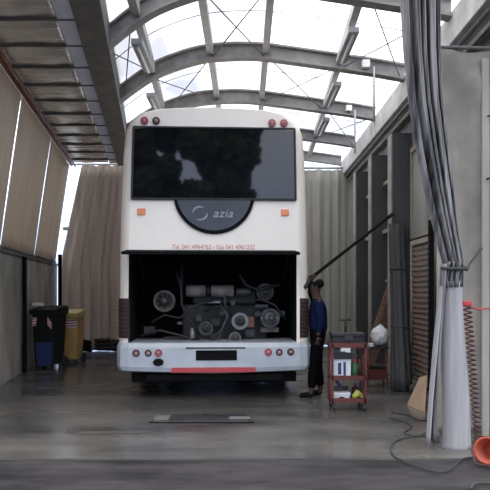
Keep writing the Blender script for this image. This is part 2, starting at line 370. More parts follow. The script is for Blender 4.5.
# right beam
t=thing('concrete_beam','long pale beam along the right edge of the glazed roof','beam',(2.5,5.6,4.4))
bm=new(); hexa(bm,[(.0,0,.06),(.3,0,.06),(.35,11.8,.06),(.05,11.8,.06)],[(.0,0,.44),(.3,0,.44),(.35,11.8,.44),(.05,11.8,.44)]); obj('beam_body',bm,'beam',t,bevel=.01)
for k,(x,z,r) in enumerate(((.07,.0,.03),(.17,-.03,.025),(.27,-.01,.03))):
    bm=new(); tube(bm,[(x,0,z),(x+.05,11.7,z)],r,6); obj('rail',bm,['steel_dark','beam','steel_dark'][k],t,smooth=True)
bm=new(); box(bm,2.55,4.2,5.6,17.3,4.5,4.6); struct('ceiling',bm,'plaster')
# pillars
for i,(Y,l) in enumerate(((11.05,'dark steel pillar nearest the camera on the right wall, beside the slatted shutter'),(12.85,'dark steel pillar in the middle of the right wall, second from the camera'),(14.65,'dark steel pillar farthest along the right wall, by the far curtain'))):
    t=thing('pillar',l,'pillar',(2.66,Y,0))
    bm=new(); box(bm,-.15,.17,0,.03,0,4.12); box(bm,-.15,.17,.27,.30,0,4.12); box(bm,-.0,.03,.03,.27,0,4.12); obj('steel_section',bm,'pillar',t)
    bm=new(); box(bm,-.17,-.02,.03,.30,0,4.12); obj('side_lining',bm,'plaster',t)
for k,(a,b) in enumerate(((11.4,12.8),(13.2,14.6))):
    bm=new(); box(bm,2.70,2.86,a,b,2.55,2.62); box(bm,2.72,2.86,a,b,3.5,3.56); box(bm,2.76,2.86,a,b,1.6,1.66)
    struct('trim_%d'%(k+2),bm,'wood_frame')
# wall window by the slatted shutter
bm=new(); box(bm,2.78,2.86,9.0,10.95,2.3,2.38); box(bm,2.78,2.86,9.0,10.95,3.75,3.83); box(bm,2.78,2.86,9.95,10.02,2.38,3.75); box(bm,2.78,2.86,9.0,9.06,2.38,3.75); box(bm,2.78,2.86,10.89,10.95,2.38,3.75)
o=struct('window_1',bm,'wood_frame')
bm=new(); box(bm,2.82,2.855,9.06,10.89,2.38,3.75); struct('window_2',bm,'curtain_pale')
# ------------------------------------------------------------ curtains at the back
def curtain(name,l,x0t,x1t,x0b,x1b,Y,zt,m,folds,amp,seed,par=None):
    rnd=random.Random(seed); ph=[rnd.uniform(0,6.28) for _ in range(4)]
    def fn(u,v):
        z=zt*v+.02; x0=x0b+(x0t-x0b)*max(0,(v-.46)/.54); x1=x1b+(x1t-x1b)*v
        uu=u+.015*math.sin(u*11+ph[0])
        y=amp*(math.sin(uu*folds*6.28+ph[1])*.6+math.sin(uu*folds*2.9+ph[2]+v*.8)*.5)*(1-.35*v)
        return (x0+(x1-x0)*u, Y+y, z)
    bm=new(); grid(bm,fn,160,14); return bm
bm=curtain('',0,-3.88,-2.2,-4.4,-2.2,15.5,4.4,'curtain',9,.10,3)
for v in bm.verts: pass
t=thing('rear_curtain','beige folded curtain closing the far end left of the coach','curtain',(0,15.5,0))
bmesh.ops.translate(bm,verts=bm.verts,vec=(0,-15.5,0)); obj('cloth',bm,'curtain',t,solid=.01,smooth=True)
bm=new(); tube(bm,[(-4.15,0,4.45),(-2.0,0,4.45)],.03); obj('rail',bm,'purlin',t,smooth=True)
bm=curtain('',0,1.0,2.84,1.0,2.85,16.9,4.55,'curtain',8,.10,5)
t=thing('rear_curtain','pale grey folded curtain closing the far end right of the coach','curtain',(0,16.9,0))
bmesh.ops.translate(bm,verts=bm.verts,vec=(0,-16.9,0)); obj('cloth',bm,'curtain_pale',t,solid=.01,smooth=True)
bm=new(); tube(bm,[(-.0,0,4.62),(2.8,0,4.62)],.035); obj('rail',bm,'purlin',t,smooth=True)

# ------------------------------------------------------------ the coach
S=76.0
def bx_(px): return (px-214.5)/S
def bz_(py): return CH+(290-py)/S
bus=thing('coach','white touring coach seen from behind with its engine hatch open','bus',(-.40,8.55,0),.054)
half=[(1.27,.40),(1.275,.8),(1.27,1.35),(1.262,1.95),(1.245,2.6),(1.222,3.2),(1.19,3.52),(1.13,3.68),(1.0,3.79),(.757,3.845),(.4,3.865),(0,3.87)]
sec=[(x,z) for x,z in half]+[(-x,z) for x,z in half[-2::-1]]
def ring(ins,dz):
    r=[]
    for x,z in sec:
        k=ins/1.27; r.append((x*(1-k), z-(dz*max(0,(z-3.3)/.57))))
    return r
rings=[(0,.145,.03),(.02,.10,.018),(.06,.05,.008),(.13,.015,.0),(.24,0,0),(3.8,0,0),(7.5,0,0),(10.6,0,0),(10.85,.04,.03),(11.0,.16,.12)]
bm=new(); VR=[]
for y,i_,d_ in rings: VR.append([bm.verts.new((x,y,z)) for x,z in ring(i_,d_)])
for a_,b_ in zip(VR,VR[1:]):
    for k in range(len(sec)-1): bm.faces.new((a_[k],a_[k+1],b_[k+1],b_[k]))
bm.faces.new(VR[-1]); 
n=len(sec); up=[VR[0][k] for k in range(3,n-3)]; bm.faces.new(up)
# floor pan
for a_,b_ in zip(VR,VR[1:]): bm.faces.new((a_[0],b_[0],b_[-1],a_[-1]))
body=obj('body',bm,'white_paint',bus); 
for p in body.data.polygons: p.use_smooth = abs(p.normal.y)<.98
# engine bay box
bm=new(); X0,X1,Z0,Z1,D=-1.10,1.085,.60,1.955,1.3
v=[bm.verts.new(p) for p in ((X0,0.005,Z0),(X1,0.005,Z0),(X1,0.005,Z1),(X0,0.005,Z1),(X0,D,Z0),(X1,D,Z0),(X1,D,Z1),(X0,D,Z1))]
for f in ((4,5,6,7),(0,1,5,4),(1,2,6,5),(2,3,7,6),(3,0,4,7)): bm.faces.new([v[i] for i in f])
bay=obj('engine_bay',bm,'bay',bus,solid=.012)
# edges of the opening
bm=new(); box(bm,1.085,1.125,-.012,.02,.74,1.95); obj('hatch_edge',bm,'white_paint',bus)
# hatch lid raised
bm=new(); prism(bm,[(X0-.05,.0,1.975),(X0-.05,-.52,1.925),(X0-.05,-.52,1.885),(X0-.05,.0,1.935)],(2.21,0,0)); o=obj('engine_hatch',bm,'bay',bus,bevel=.008)
for sx in (-.95,.95):
    bm=new(); tube(bm,[(sx,.25,1.6),(sx,-.2,1.90)],.012,6); obj('gas_strut',bm,'black',o)
# rear window
def face_panel(x0,x1,z0,z1,bow=.05,nx=24,nz=8,top=None):
    bm=new()
    def fn(u,v):
        x=x0+(x1-x0)*u; zt=z1-(.02*abs(2*u-1)**2)
        return (x*(1-.012*(v-.0)), -.018-.0*v, z0+(zt-z0)*v)
    grid(bm,fn,nx,nz); return bm
bm=face_panel(bx_(132.5),bx_(295.7),bz_(199.5),bz_(128.5)); win=obj('rear_window',bm,'bglass',bus,solid=.03,smooth=False)
bm=new()
P=[(bx_(132.5),bz_(199.5)),(bx_(295.7),bz_(199.5)),(bx_(294.6),bz_(128.5)),(bx_(134.4),bz_(128.5))]
for a_,b_ in zip(P,P[1:]+P[:1]): tube(bm,[(a_[0],-.036,a_[1]),(b_[0],-.036,b_[1])],.014,6)
obj('window_seal',bm,'rubber',win)
# half round badge panel under the window
def disc(cx,cz,r,y,z_hi,n=40):
    pts=[]
    a0=math.asin(min(1,(z_hi-cz)/r))
    for k in range(n+1):
        a=a0-(math.pi+2*a0)*k/n
        pts.append((cx+r*math.cos(a),y,cz+r*math.sin(a)))
    return pts
cz=bz_(193.5); zc=bz_(199)
bm=new(); prism(bm,disc(bx_(214),cz,.535,-.03,zc),(0,.03,0)); bd=obj('badge_panel',bm,'black',bus)
bm=new(); prism(bm,disc(bx_(214),cz,.49,-.036,zc-.004),(0,.012,0)); obj('badge_face',bm,'badge',bd)
text('lettering','azia','silver_text',bd,(bx_(222.5),-.037,bz_(214)),.155,1.15,shear=.3)
bm=new()
for a0 in range(2):
    pts=[(bx_(200)+.085*math.cos(a)*1.1,-.038,bz_(214)+.085*math.sin(a)) for a in [1.0+a0*3.14+k*.2 for k in range(12)]]
    tube(bm,pts,[.004+.012*math.sin(math.pi*k/11) for k in range(12)],6)
obj('emblem',bm,'silver_text',bd)
text('phone_lettering','Tel. 041 4964762 - Fax 041 4961252','red_text',bus,(bx_(213.5),-.003,bz_(247.2)),.085,.86)
# lamps
def round_lamp(name,px,py,r,m,m2,y=-.012,par=None):
    bm=new(); lathe(bm,(bx_(px),y,bz_(py)),(0,-1,0),[(0,r),(.02,r),(.035,r*.9),(.035,r*.55)],18); a=obj(name,bm,m,par or bus,smooth=False)
    bm=new(); lathe(bm,(bx_(px),y-.03,bz_(py)),(0,-1,0),[(0,r*.5),(.012,r*.45),(.018,r*.2)],12); obj('bulb',bm,m2,a)
for px,py,m_ in ((145,122,'red_lens'),(156.5,122,'dark_lens'),(272,122.5,'red_lens'),(284,122.5,'red_lens')): round_lamp('top_lamp',px,py,.052,m_,'lens_in',0)
for px in (142,285):
    bm=new(); box(bm,bx_(px-4),bx_(px+4),-.02,0,bz_(215.5),bz_(209)); obj('side_marker',bm,'orange',bus,bevel=.006)
# bumper
def plan(off):
    R=[(-1.285-off,.75),(-1.285-off,.18),(-1.27-off,.08),(-1.22-off*.8,.0-off),(-1.12,-.03-off),(-.6,-.05-off),(0,-.055-off)]
    return R+[(-x,y) for x,y in R[-2::-1]]
bm=new(); lv=[(.35,-.05),(.365,-.01),(.42,.01),(.70,.01),(.755,-.01),(.765,-.05)]; vs=[]
for z,o_ in lv: vs.append([bm.verts.new((x,y,z+(.035*abs(x)/1.28 if z<.5 else 0))) for x,y in plan(o_)])
for a_,b_ in zip(vs,vs[1:]):
    for k in range(len(a_)-1): bm.faces.new((a_[k],a_[k+1],b_[k+1],b_[k]))
bm.faces.new(vs[0][::-1]); bm.faces.new(vs[-1])
bp=obj('bumper',bm,'bumper',bus,smooth=False)
yb=-.058
for px,py,m_ in ((137,352.5,'dark_lens'),(149,352.5,'dark_lens'),(159,352.2,'red_lens'),(268,352,'red_lens'),(279,352.3,'dark_lens'),(290.5,352,'dark_lens')):
    yy=-.045 if 150<px<275 else -.025
    round_lamp('tail_lamp',px,py,.05,m_,'lens_in',yy+.0,bp)
bm=new(); lathe(bm,(bx_(159),-.05,bz_(361.3)),(0,-1,0),[(0,.06),(.03,.06),(.04,.045)],18)
for v in bm.verts: v.co.x=(v.co.x-bx_(159))*1.15+bx_(159); v.co.z=(v.co.z-bz_(361.3))*.8+bz_(361.3)
obj('exhaust_cover',bm,'black',bp)
bm=new(); box(bm,bx_(196),bx_(236.5),-.078,-.05,bz_(359.7),bz_(349.8)); obj('number_plate',bm,'bay',bp,bevel=.003)
bm=new(); box(bm,bx_(186),bx_(245),-.072,-.05,bz_(348.2),bz_(346.8)); obj('plate_light_bar',bm,'grille',bp)
bm=new(); box(bm,bx_(172),bx_(255),-.078,-.03,.372,.44); obj('reflector_strip',bm,'red_strip',bp,bevel=.006)
bm=new(); box(bm,-.9,.9,.0,.05,.26,.34); obj('under_panel',bm,'bay',bus)
# corner grilles
for s in (-1,1):
    path=[(1.278,.34),(1.278,.25),(1.265,.13),(1.235,.055),(1.19,.015),(1.135,-.008)]
    bm=new(); prism(bm,[(s*x,y-.004*1,.82) for x,y in path]+[(s*(x-.03),y+.03,.82) for x,y in path[::-1]],(0,0,.52)); g=obj('corner_grille',bm,'grille',bus)
    for k in range(9):
        bm=new(); z=.85+.055*k; tube(bm,[(s*(x+.004),y-.008,z) for x,y in path],.010,6); obj('slat',bm,'grille',g)
# wheels
for s in (-1,1):
    for yy in (2.6,9.0):
        bm=new(); lathe(bm,(s*1.22,yy,.49),(-s,0,0),[(0,.30),(.0,.44),(.04,.49),(.24,.49),(.30,.46),(.56,.46),(.6,.40),(.6,.1)],28); w=obj('wheel',bm,'rubber',bus)
        bm=new(); lathe(bm,(s*1.235,yy,.49),(-s,0,0),[(0,.06),(0,.28),(.05,.29),(.08,.29)],20); obj('rim',bm,'eng_metal',w)
bm=new(); box(bm,-1.1,1.1,.15,10.7,.22,.6); obj('chassis',bm,'bay',bus)
# side windows
for s in (-1,1):
    for k in range(5):
        bm=new(); y0=.7+k*2.0; 
        hexa(bm,[(s*1.235,y0,2.15),(s*1.27,y0,2.15),(s*1.27,y0+1.9,2.15),(s*1.235,y0+1.9,2.15)],[(s*1.19,y0,3.3),(s*1.222,y0,3.3),(s*1.222,y0+1.9,3.3),(s*1.19,y0+1.9,3.3)])
        obj('side_window',bm,'bglass',bus)
# engine
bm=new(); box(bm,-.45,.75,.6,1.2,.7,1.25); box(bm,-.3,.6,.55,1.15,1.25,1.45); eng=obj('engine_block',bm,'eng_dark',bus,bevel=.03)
def ec(px,py,y=.35): return (bx_(px)*(8.55+y)/8.55, y, CH+(bz_(py)-CH)*(8.55+y)/8.55)
def epart(name,m,fn,smooth=True):
    bm=new(); fn(bm); return obj(name,bm,m,eng,smooth=smooth)
c=ec(165,301)
epart('fan_ring','eng_pipe',lambda bm: lathe(bm,c,(0,-1,0),[(0,.11),(.02,.15),(.09,.15),(.10,.135),(.09,.12),(.02,.10)],28))
epart('fan_hub','eng_metal',lambda bm: lathe(bm,(c[0],c[1]-.02,c[2]),(0,-1,0),[(0,.06),(.05,.055),(.07,.02)],18))
for k in range(8):
    a=k*math.pi/4; epart('fan_blade','eng_dark',lambda bm: hexa(bm,[(c[0]+.05*math.cos(a+q),c[1]-.04+e,c[2]+.05*math.sin(a+q)) for q,e in ((-.2,0),(.2,.02),(.2,.03),(-.2,.01))],[(c[0]+.105*math.cos(a+q),c[1]-.04+e,c[2]+.105*math.sin(a+q)) for q,e in ((-.2,0),(.2,.02),(.2,.03),(-.2,.01))]),False)
for (p0,p1,r,m_) in (((186,291),(206,291),.082,'muffler'),((211,291),(234,291),.082,'muffler'),((236,292),(251,292),.055,'eng_metal'),((206.5,291),(210.5,291),.07,'eng_dark')):
    A,B=ec(*p0,.42),ec(*p1,.42); epart('exhaust_muffler',m_,lambda bm: lathe(bm,A,(1,0,0),[(0,r*.7),(.01,r),(B[0]-A[0]-.01,r),(B[0]-A[0],r*.7)],16))
def pulley(px,py,r,m_,m2,y=.3,name='pulley'):
    q=ec(px,py,y); a=epart(name,m_,lambda bm: lathe(bm,q,(0,-1,0),[(0,r*.8),(.01,r),(.025,r),(.035,r*.9),(.045,r),(.06,r),(.06,r*.72),(.03,r*.68)],24),False)
    epart('pulley_hub',m2,lambda bm: lathe(bm,(q[0],q[1]-.03,q[2]),(0,-1,0),[(0,r*.6),(.01,r*.6),(.02,r*.25),(.05,r*.2)],14),False)
pulley(240,321,.115,'chrome','eng_dark')
pulley(235,338,.085,'eng_pipe','eng_metal')
pulley(206,328,.095,'eng_metal','eng_dark')
pulley(270,318,.135,'eng_metal','eng_metal',.38)
pulley(191,309,.04,'eng_metal','eng_metal')
pulley(265,292,.12,'eng_dark','eng_dark',.4)
c2=ec(247.5,322,.26); epart('rusty_bracket','rust',lambda bm: box(bm,c2[0]-.01,c2[0]+.09,c2[1],c2[1]+.06,c2[2]-.07,c2[2]+.07),False)
c3=ec(192.5,333,.3); epart('filter_canister','chrome',lambda bm: lathe(bm,(c3[0],c3[1],c3[2]-.075),(0,0,1),[(0,.03),(.01,.035),(.09,.035),(.1,.028),(.14,.028),(.15,.015)],14))
for (px,py,w,h,m_) in ((270,330,20,5,'eng_pipe'),(282,314,7,6,'eng_metal'),(258,314,6,5,'eng_metal'),(214,302,14,2.5,'chrome'),(233,303,5,5,'eng_metal'),(216,322,9,8,'eng_dark'),(180,323,5,3,'eng_pipe'),(224,313,10,4,'eng_metal'),(176,339,24,6,'eng_dark'),(250,333,10,8,'eng_metal'),(262,306,14,3,'eng_metal'),(150,330,12,8,'eng_dark'),(199,318,6,6,'eng_metal'),(216,336,12,7,'eng_metal')):
    q=ec(px,py,.4); w/=80;h/=80
    epart('engine_fitting',m_,lambda bm: box(bm,q[0]-w/2,q[0]+w/2,q[1],q[1]+.1,q[2]-h/2,q[2]+h/2),False)
for k in range(4):
    q=ec(262+k*5,318,.26); 
    epart('bolt_head','chrome',lambda bm: lathe(bm,q,(0,-1,0),[(0,.014),(.02,.014)],6),False)
hs=[((152,322),(165,315),(180,318),(196,305),(215,300)),((176,272),(181,285),(182,305),(190,320),(200,335)),((220,305),(228,315),(222,330),(210,342)),((252,300),(262,300),(275,305),(286,320)),((140,336),(160,330),(180,335),(200,340)),((240,275),(246,285),(258,290),(280,285)),((205,312),(215,306),(230,309),(250,306)),((225,295),(225,305),(232,318)),((182,262),(182,300))]
for k,h in enumerate(hs):
    pts=[ec(p[0],p[1],.24+.02*k) for p in h]; epart('hose',['eng_dark','eng_dark','eng_metal','eng_dark','eng_dark'][k%5],lambda bm: tube(bm,pts,.014+.004*(k%3),7))

# ------------------------------------------------------------ person
def skin_obj(name, verts, edges, radii, m, parent, sub=2):
    me=bpy.data.meshes.new(name); me.from_pydata([tuple(v) for v in verts],edges,[]); me.materials.append(M[m])
    o=bpy.data.objects.new(name,me); C.objects.link(o); o.parent=parent
    md=o.modifiers.new('Skin','SKIN')
    for i,r in enumerate(radii):
        r = r if isinstance(r,tuple) else (r,r)
        me.skin_vertices[0].data[i].radius=r
    me.skin_vertices[0].data[0].use_root=True
    md.use_smooth_shade=True
    s=o.modifiers.new('Sub','SUBSURF'); s.levels=sub; s.render_levels=sub
    return o
# local frame: person faces -x (towards the coach flank), y depth
PB=Vector((.985,8.80,0))
per=thing('person','mechanic in dark blue shirt and black trousers holding a long black pole beside the coach','person',PB); per.scale=(.95,.95,.945)
V=[];E=[];Rr=[]
def jv(p,r,par=None):
    V.append(p);Rr.append(r); i=len(V)-1
    if par is not None: E.append((par,i))
    return i
pel=jv((.0,0,.93),.10); ab=jv((.01,0,1.08),.09,pel); ch=jv((.0,0,1.24),.10,ab); sh=jv((-.01,0,1.36),.09,ch); nk=jv((-.02,0,1.42),.055,sh); hd0=jv((-.035,0,1.50),.075,nk); hd1=jv((-.04,0,1.575),.098,hd0); hd2=jv((-.03,0,1.63),.08,hd1)
legs=[]
for s,fx in ((-1,-.10),(1,.05)):
    hp=jv((0,s*.09,.88),.095,pel); kn=jv((fx*.5-.02,s*.10,.48),.062,hp); an=jv((fx,s*.10,.10),.042,kn); ft=jv((fx-.02,s*.10,.045),.04,an); to=jv((fx-.16,s*.11,.035),.032,ft)
arms=[]
# far arm reaches into the engine side / hold; near arm raised to the pole
s=1
a1=jv((-.01,.17,1.37),.055,sh); e1=jv((-.10,.20,1.55),.042,a1); w1=jv((-.10,.06,1.70),.032,e1); 
a2=jv((-.01,-.17,1.36),.055,sh); e2=jv((.03,-.20,1.11),.042,a2); w2=jv((-.02,-.19,.88),.030,e2)
body_=skin_obj('body',V,E,Rr,'skin',per)
# hands
def hand(base,dirv,side,palm_n):
    d=Vector(dirv).normalized(); s_=Vector(side).normalized(); n_=Vector(palm_n).normalized(); b=Vector(base)
    hv=[b];he=[];hr=[.026]
    hv.append(b+d*.05);he.append((0,1));hr.append((.036,.016))
    hv.append(b+d*.085);he.append((1,2));hr.append((.038,.014))
    for k,ln in enumerate((.07,.08,.075,.06)):
        off=s_*(-.03+.02*k); p0=b+d*.085+off; i=len(hv)
        hv+= [p0,p0+d*ln*.4+n_*.012,p0+d*ln*.55+n_*.035,p0+d*ln*.35+n_*.052]; hr+=[.0095,.009,.0085,.007]; he+=[(2,i),(i,i+1),(i+1,i+2),(i+2,i+3)]
    i=len(hv); p0=b+d*.03-s_*.03; hv+=[p0,p0+d*.02-s_*.02+n_*.02,p0+d*.035-s_*.015+n_*.045]; hr+=[.012,.011,.009]; he+=[(1,i),(i,i+1),(i+1,i+2)]
    return skin_obj('hand',hv,he,hr,'skin',per,1)
# pole geometry (world)
pA=Vector((.905,8.82,1.62)); pB=Vector((2.50,10.98,2.74)); pd=(pB-pA).normalized()
hand((-.10,.05,1.69),(0,-.7,.5),pd,(-.2,-.5,-.7))
hand((-.02,-.19,.88),(-.1,0,-1),(-1,0,0),(0,1,0))
# clothes
V2=[(.0,0,.86),(.01,0,1.08),(.0,0,1.24),(-.01,0,1.365),(-.01,.17,1.37),(-.075,.19,1.50),(-.01,-.17,1.36),(.02,-.198,1.13),(-.018,0,1.41),(-.10,.075,1.68),(-.012,-.19,.92)]
skin_obj('shirt',V2,[(0,1),(1,2),(2,3),(3,4),(4,5),(3,6),(6,7),(3,8),(5,9),(7,10)],[.15,.14,.15,.125,.072,.056,.072,.055,.065,.042,.042],'navy_shirt',per)
V3=[(0,0,1.04),(0,0,.90)]; E3=[(0,1)]; R3=[.14,.145]
for s,fx in ((-1,-.10),(1,.05)):
    i=len(V3); V3+= [(0,s*.09,.85),(fx*.5-.02,s*.10,.48),(fx,s*.10,.13)]; E3+=[(1,i),(i,i+1),(i+1,i+2)]; R3+=[.108,.078,.066]
skin_obj('trousers',V3,E3,R3,'trousers',per)
skin_obj('hair',[(.005,0,1.55),(.0,0,1.62),(-.045,0,1.668)],[(0,1),(1,2)],[.10,.118,.085],'hair',per)
for s,fx in ((-1,-.10),(1,.05)):
    skin_obj('shoe',[(fx+.03,s*.10,.05),(fx-.06,s*.105,.048),(fx-.18,s*.11,.042)],[(0,1),(1,2)],[.048,.046,.038],'black',per,1)
for s in (-1,1):
    skin_obj('eye',[(-.125,s*.033,1.585),(-.130,s*.033,1.585)],[(0,1)],[.011,.009],'black',per,1)
    skin_obj('ear',[(-.03,s*.09,1.60),(-.03,s*.094,1.56)],[(0,1)],[.016,.011],'skin',per,1)
skin_obj('nose',[(-.125,0,1.575),(-.150,0,1.545)],[(0,1)],[.012,.014],'skin',per,1)
skin_obj('mouth',[(-.118,-.02,1.515),(-.124,0,1.513),(-.118,.02,1.515)],[(0,1),(1,2)],[.006,.008,.006],'rust',per,1)
# pole
t=thing('long_pole','long black pole held by the mechanic and slanting up to the near right pillar','pole',pA)
L_=pB-pA
bm=new(); tube(bm,[(0,0,0),L_],.024,10); obj('shaft',bm,'black',t,smooth=True)
bm=new(); tube(bm,[-pd*.22-Vector((.0,0,.06)),-pd*.1-Vector((0,0,.01)),pd*.05],[.03,.042,.035],10); obj('grip',bm,'rubber',t,smooth=True)
bm=new(); tube(bm,[L_-pd*.18,L_],.032,10); obj('tip',bm,'rubber',t,smooth=True)

# ------------------------------------------------------------ bins
def bin_(loc,w,d,h,m,ml,lab_,rz=0,dark=True):
    t=thing('wheeled_bin',lab_,'bin',loc,rz)
    bm=new(); hexa(bm,[(-w*.42,-d*.40,.08),(w*.42,-d*.40,.08),(w*.42,d*.42,.08),(-w*.42,d*.42,.08)],[(-w/2,-d/2,h-.1),(w/2,-d/2,h-.1),(w/2,d/2,h-.1),(-w/2,d/2,h-.1)]); b=obj('bin_body',bm,m,t,bevel=.03)
    bm=new(); box(bm,-w/2-.03,w/2+.03,-d/2-.03,d/2+.02,h-.12,h-.07); obj('rim',bm,ml,b,bevel=.01)
    bm=new(); prism(bm,[(-w/2-.03,-d/2-.05,h-.07),(-w/2-.03,-d/2-.04,h-.03),(-w/2-.03,0,h+.02),(-w/2-.03,d/2,h+.03),(-w/2-.03,d/2+.03,h-.07)],(w+.06,0,0)); lid=obj('lid',bm,ml,t,bevel=.012)
    bm=new(); tube(bm,[(-w*.4,d/2+.0,h+.01),(-w*.4,d/2+.09,h+.02),(w*.4,d/2+.09,h+.02),(w*.4,d/2+.0,h+.01)],.015,7); obj('handle',bm,m,t,smooth=True)
    for s in (-1,1):
        bm=new(); lathe(bm,(s*(w*.42),d*.36,.1),(s,0,0),[(0,.1),(.05,.1)],16); obj('wheel',bm,'rubber',t)
        bm=new(); box(bm,s*w*.33-.025,s*w*.33+.025,-d*.39,-d*.30,0,.09); obj('foot',bm,'rubber',t)
    return t
def striped(par,pts,name='hazard_sticker'):
    # pts: 4 corners of quad; white base with red bars
    a,b,c_,d_=[Vector(p) for p in pts]; nrm=(b-a).cross(d_-a).normalized()
    bm=new(); prism(bm,[a,b,c_,d_],nrm*.004); o=obj(name,bm,'sign_white',par)
    bm=new()
    for k in range(3):
        u0=k/3+.05; u1=u0+.16
        q=[a.lerp(d_,u0).lerp(b.lerp(c_,u0),0),b.lerp(c_,min(1,u0+.12)),b.lerp(c_,min(1,u1+.12)),a.lerp(d_,u1)]
        prism(bm,[p-nrm*.002 for p in q],nrm*.008)
    obj('red_bar',bm,'red',o)
B1=bin_((-3.64,12.1,0),.42,.62,1.12,'bin_dark','bin_dark','large dark wheeled bin with hazard stickers against the left wall',-.12)
striped(B1,[(-.195,-.315,.80),(-.12,-.315,.80),(-.10,-.318,.95),(-.175,-.318,.95)])
striped(B1,[(.10,-.315,.82),(.18,-.315,.74),(.18,-.318,.86),(.10,-.318,.96)])
bm=new(); hexa(bm,[(-.10,-.34,.07),(.17,-.34,.07),(.17,-.20,.07),(-.10,-.20,.07)],[(-.12,-.36,.50),(.19,-.36,.50),(.19,-.22,.50),(-.12,-.22,.50)]); obj('blue_panel',bm,'blue',B1,bevel=.02)
bm=new(); box(bm,-.22,-.05,-.30,-.12,1.10,1.17); o=obj('paper_scrap',bm,'bag',None,bevel=.02)
o.location=(-3.80,11.95,1.15); tag(o,'crumpled white scrap lying on the dark bin lid','scrap')
B2=bin_((-3.43,12.95,0),.34,.42,1.03,'bin_yellow','yellow_lid','narrow yellow bin beside the dark wheeled bin',-.1)
for v_ in B2.children: pass
striped(B2,[(-.16,-.222,.72),(.17,-.222,.72),(.17,-.226,.87),(-.16,-.226,.87)])

# debris at base of far curtain
rnd=random.Random(5)
for k,l in enumerate(('dark rubber hose lying heaped at the far left curtain, nearest the yellow bin','brownish hose curled at the foot of the far left curtain, middle of the heap','dark hose end nearest the coach at the foot of the far left curtain')):
    cx=-3.85+.70*k; bm=new(); pts=[]
    for j in range(36):
        a=j*.5; pts.append((cx+.28*math.cos(a)+rnd.uniform(-.02,.02),15.0+.14*math.sin(a),.05+.0075*j*(1 if k!=2 else .6)))
    tube(bm,pts,.045,7); tag(obj('old_hose',bm,['black','debris','debris'][k],smooth=True),l,'hose')

# ------------------------------------------------------------ tool trolley
T=thing('tool_trolley','red metal tool trolley on castors to the right of the coach','trolley',(1.245,7.95,0),0)
w,d=.20,.16
for sx in (-1,1):
    for sy in (-1,1):
        bm=new(); box(bm,sx*w-.015,sx*w+.015,sy*d-.015,sy*d+.015,.09,.80); obj('post',bm,'trolley_red',T)
        bm=new(); lathe(bm,(sx*(w-.02)-.012,sy*d,.042),(1,0,0),[(0,.042),(.026,.042)],16); c_=obj('castor',bm,'rubber',T)
        bm=new(); box(bm,sx*(w-.02)-.02,sx*(w-.02)+.02,sy*d-.015,sy*d+.015,.07,.1); obj('fork',bm,'tool_dark',c_)
for z in (.10,.37,.76):
    bm=new(); box(bm,-w,w,-d,d,z,z+.012); box(bm,-w-.004,w+.004,-d-.015,-d+.0,z,z+.055); box(bm,-w-.004,w+.004,d,d+.01,z,z+.05); box(bm,-w-.008,-w+.004,-d,d,z,z+.05); box(bm,w-.004,w+.008,-d,d,z,z+.05); obj('shelf',bm,'trolley_red',T)
bm=new(); box(bm,-w+.02,.03,-d-.005,d-.02,.63,.745); dr=obj('drawer',bm,'tool_dark',T,bevel=.006)
bm=new(); box(bm,-.17,-.04,-d-.02,-d-.006,.70,.715); obj('handle',bm,'eng_metal',dr)
bm=new(); tube(bm,[(w,-d,.72),(w+.04,-d,.75),(w+.04,d,.75),(w,d,.72)],.012,7); obj('push_handle',bm,'trolley_red',T,smooth=True)
def rest(name,l,cat,fn,m,z0=0,loc=None,bev=.006,smooth=False,group=None):
    bm=new(); fn(bm); o=obj(name,bm,m,bevel=bev,smooth=smooth); tag(o,l,cat,group); return o
tx,ty=1.245,7.95
t=thing('toolbox','black toolbox on the top tray of the red trolley','toolbox',(tx,ty,.773))
bm=new(); box(bm,-.19,.19,-.14,.14,0,.11); obj('case',bm,'tool_dark',t,bevel=.01)
bm=new(); box(bm,-.2,.2,-.15,.15,.112,.16); ld=obj('lid',bm,'tool_dark',t,bevel=.012)
bm=new(); box(bm,-.05,.05,-.158,-.148,.07,.13); obj('clasp',bm,'eng_metal',ld)
t=thing('t_bar_wrench','small t-shaped bar wrench standing on the black toolbox','wrench',(tx-.02,ty,.934))
bm=new(); tube(bm,[(0,0,0),(0,0,.15)],.012,8); obj('shaft',bm,'tool_dark',t,smooth=True)
bm=new(); tube(bm,[(-.07,0,.15),(.07,0,.15)],.012,8); obj('cross_bar',bm,'tool_dark',t,smooth=True)
rest('cleaning_rag','white rag on the front lip of the black toolbox tray','rag',lambda bm: box(bm,tx-.1,tx+.02,ty-.168,ty-.158,.70,.785),'bag')
t=thing('carton','white and blue carton on the middle shelf of the red trolley','carton',(tx-.08,ty-.02,.383))
bm=new(); box(bm,-.11,.11,-.1,.1,0,.235); cb=obj('carton_box',bm,'white_plastic',t,bevel=.004)
bm=new(); box(bm,-.045,-.005,-.103,-.099,.05,.19); box(bm,.02,.05,-.103,-.099,.03,.2); obj('blue_print',bm,'blue',cb)
t=thing('squeeze_bottle','green bottle on the middle shelf right of the white carton','bottle',(tx+.09,ty-.04,.383))
bm=new(); lathe(bm,(0,0,0),(0,0,1),[(0,.04),(.15,.042),(.18,.018),(.2,.018)],16); obj('bottle_body',bm,'green',t,smooth=True)
bm=new(); lathe(bm,(0,0,.2),(0,0,1),[(0,.02),(.03,.018)],12); obj('cap',bm,'red',t)
t=thing('squeeze_bottle','orange red bottle on the middle shelf next to the trolley post','bottle',(tx+.155,ty+.05,.383))
bm=new(); lathe(bm,(0,0,0),(0,0,1),[(0,.035),(.18,.035),(.21,.015),(.23,.015)],16); obj('bottle_body',bm,'rust',t,smooth=True)
bm=new(); lathe(bm,(0,0,.23),(0,0,1),[(0,.018),(.02,.016)],12); obj('cap',bm,'black',t)
t=thing('plastic_tub','white plastic tub on the bottom shelf of the red trolley','tub',(tx-.08,ty-.03,.113))
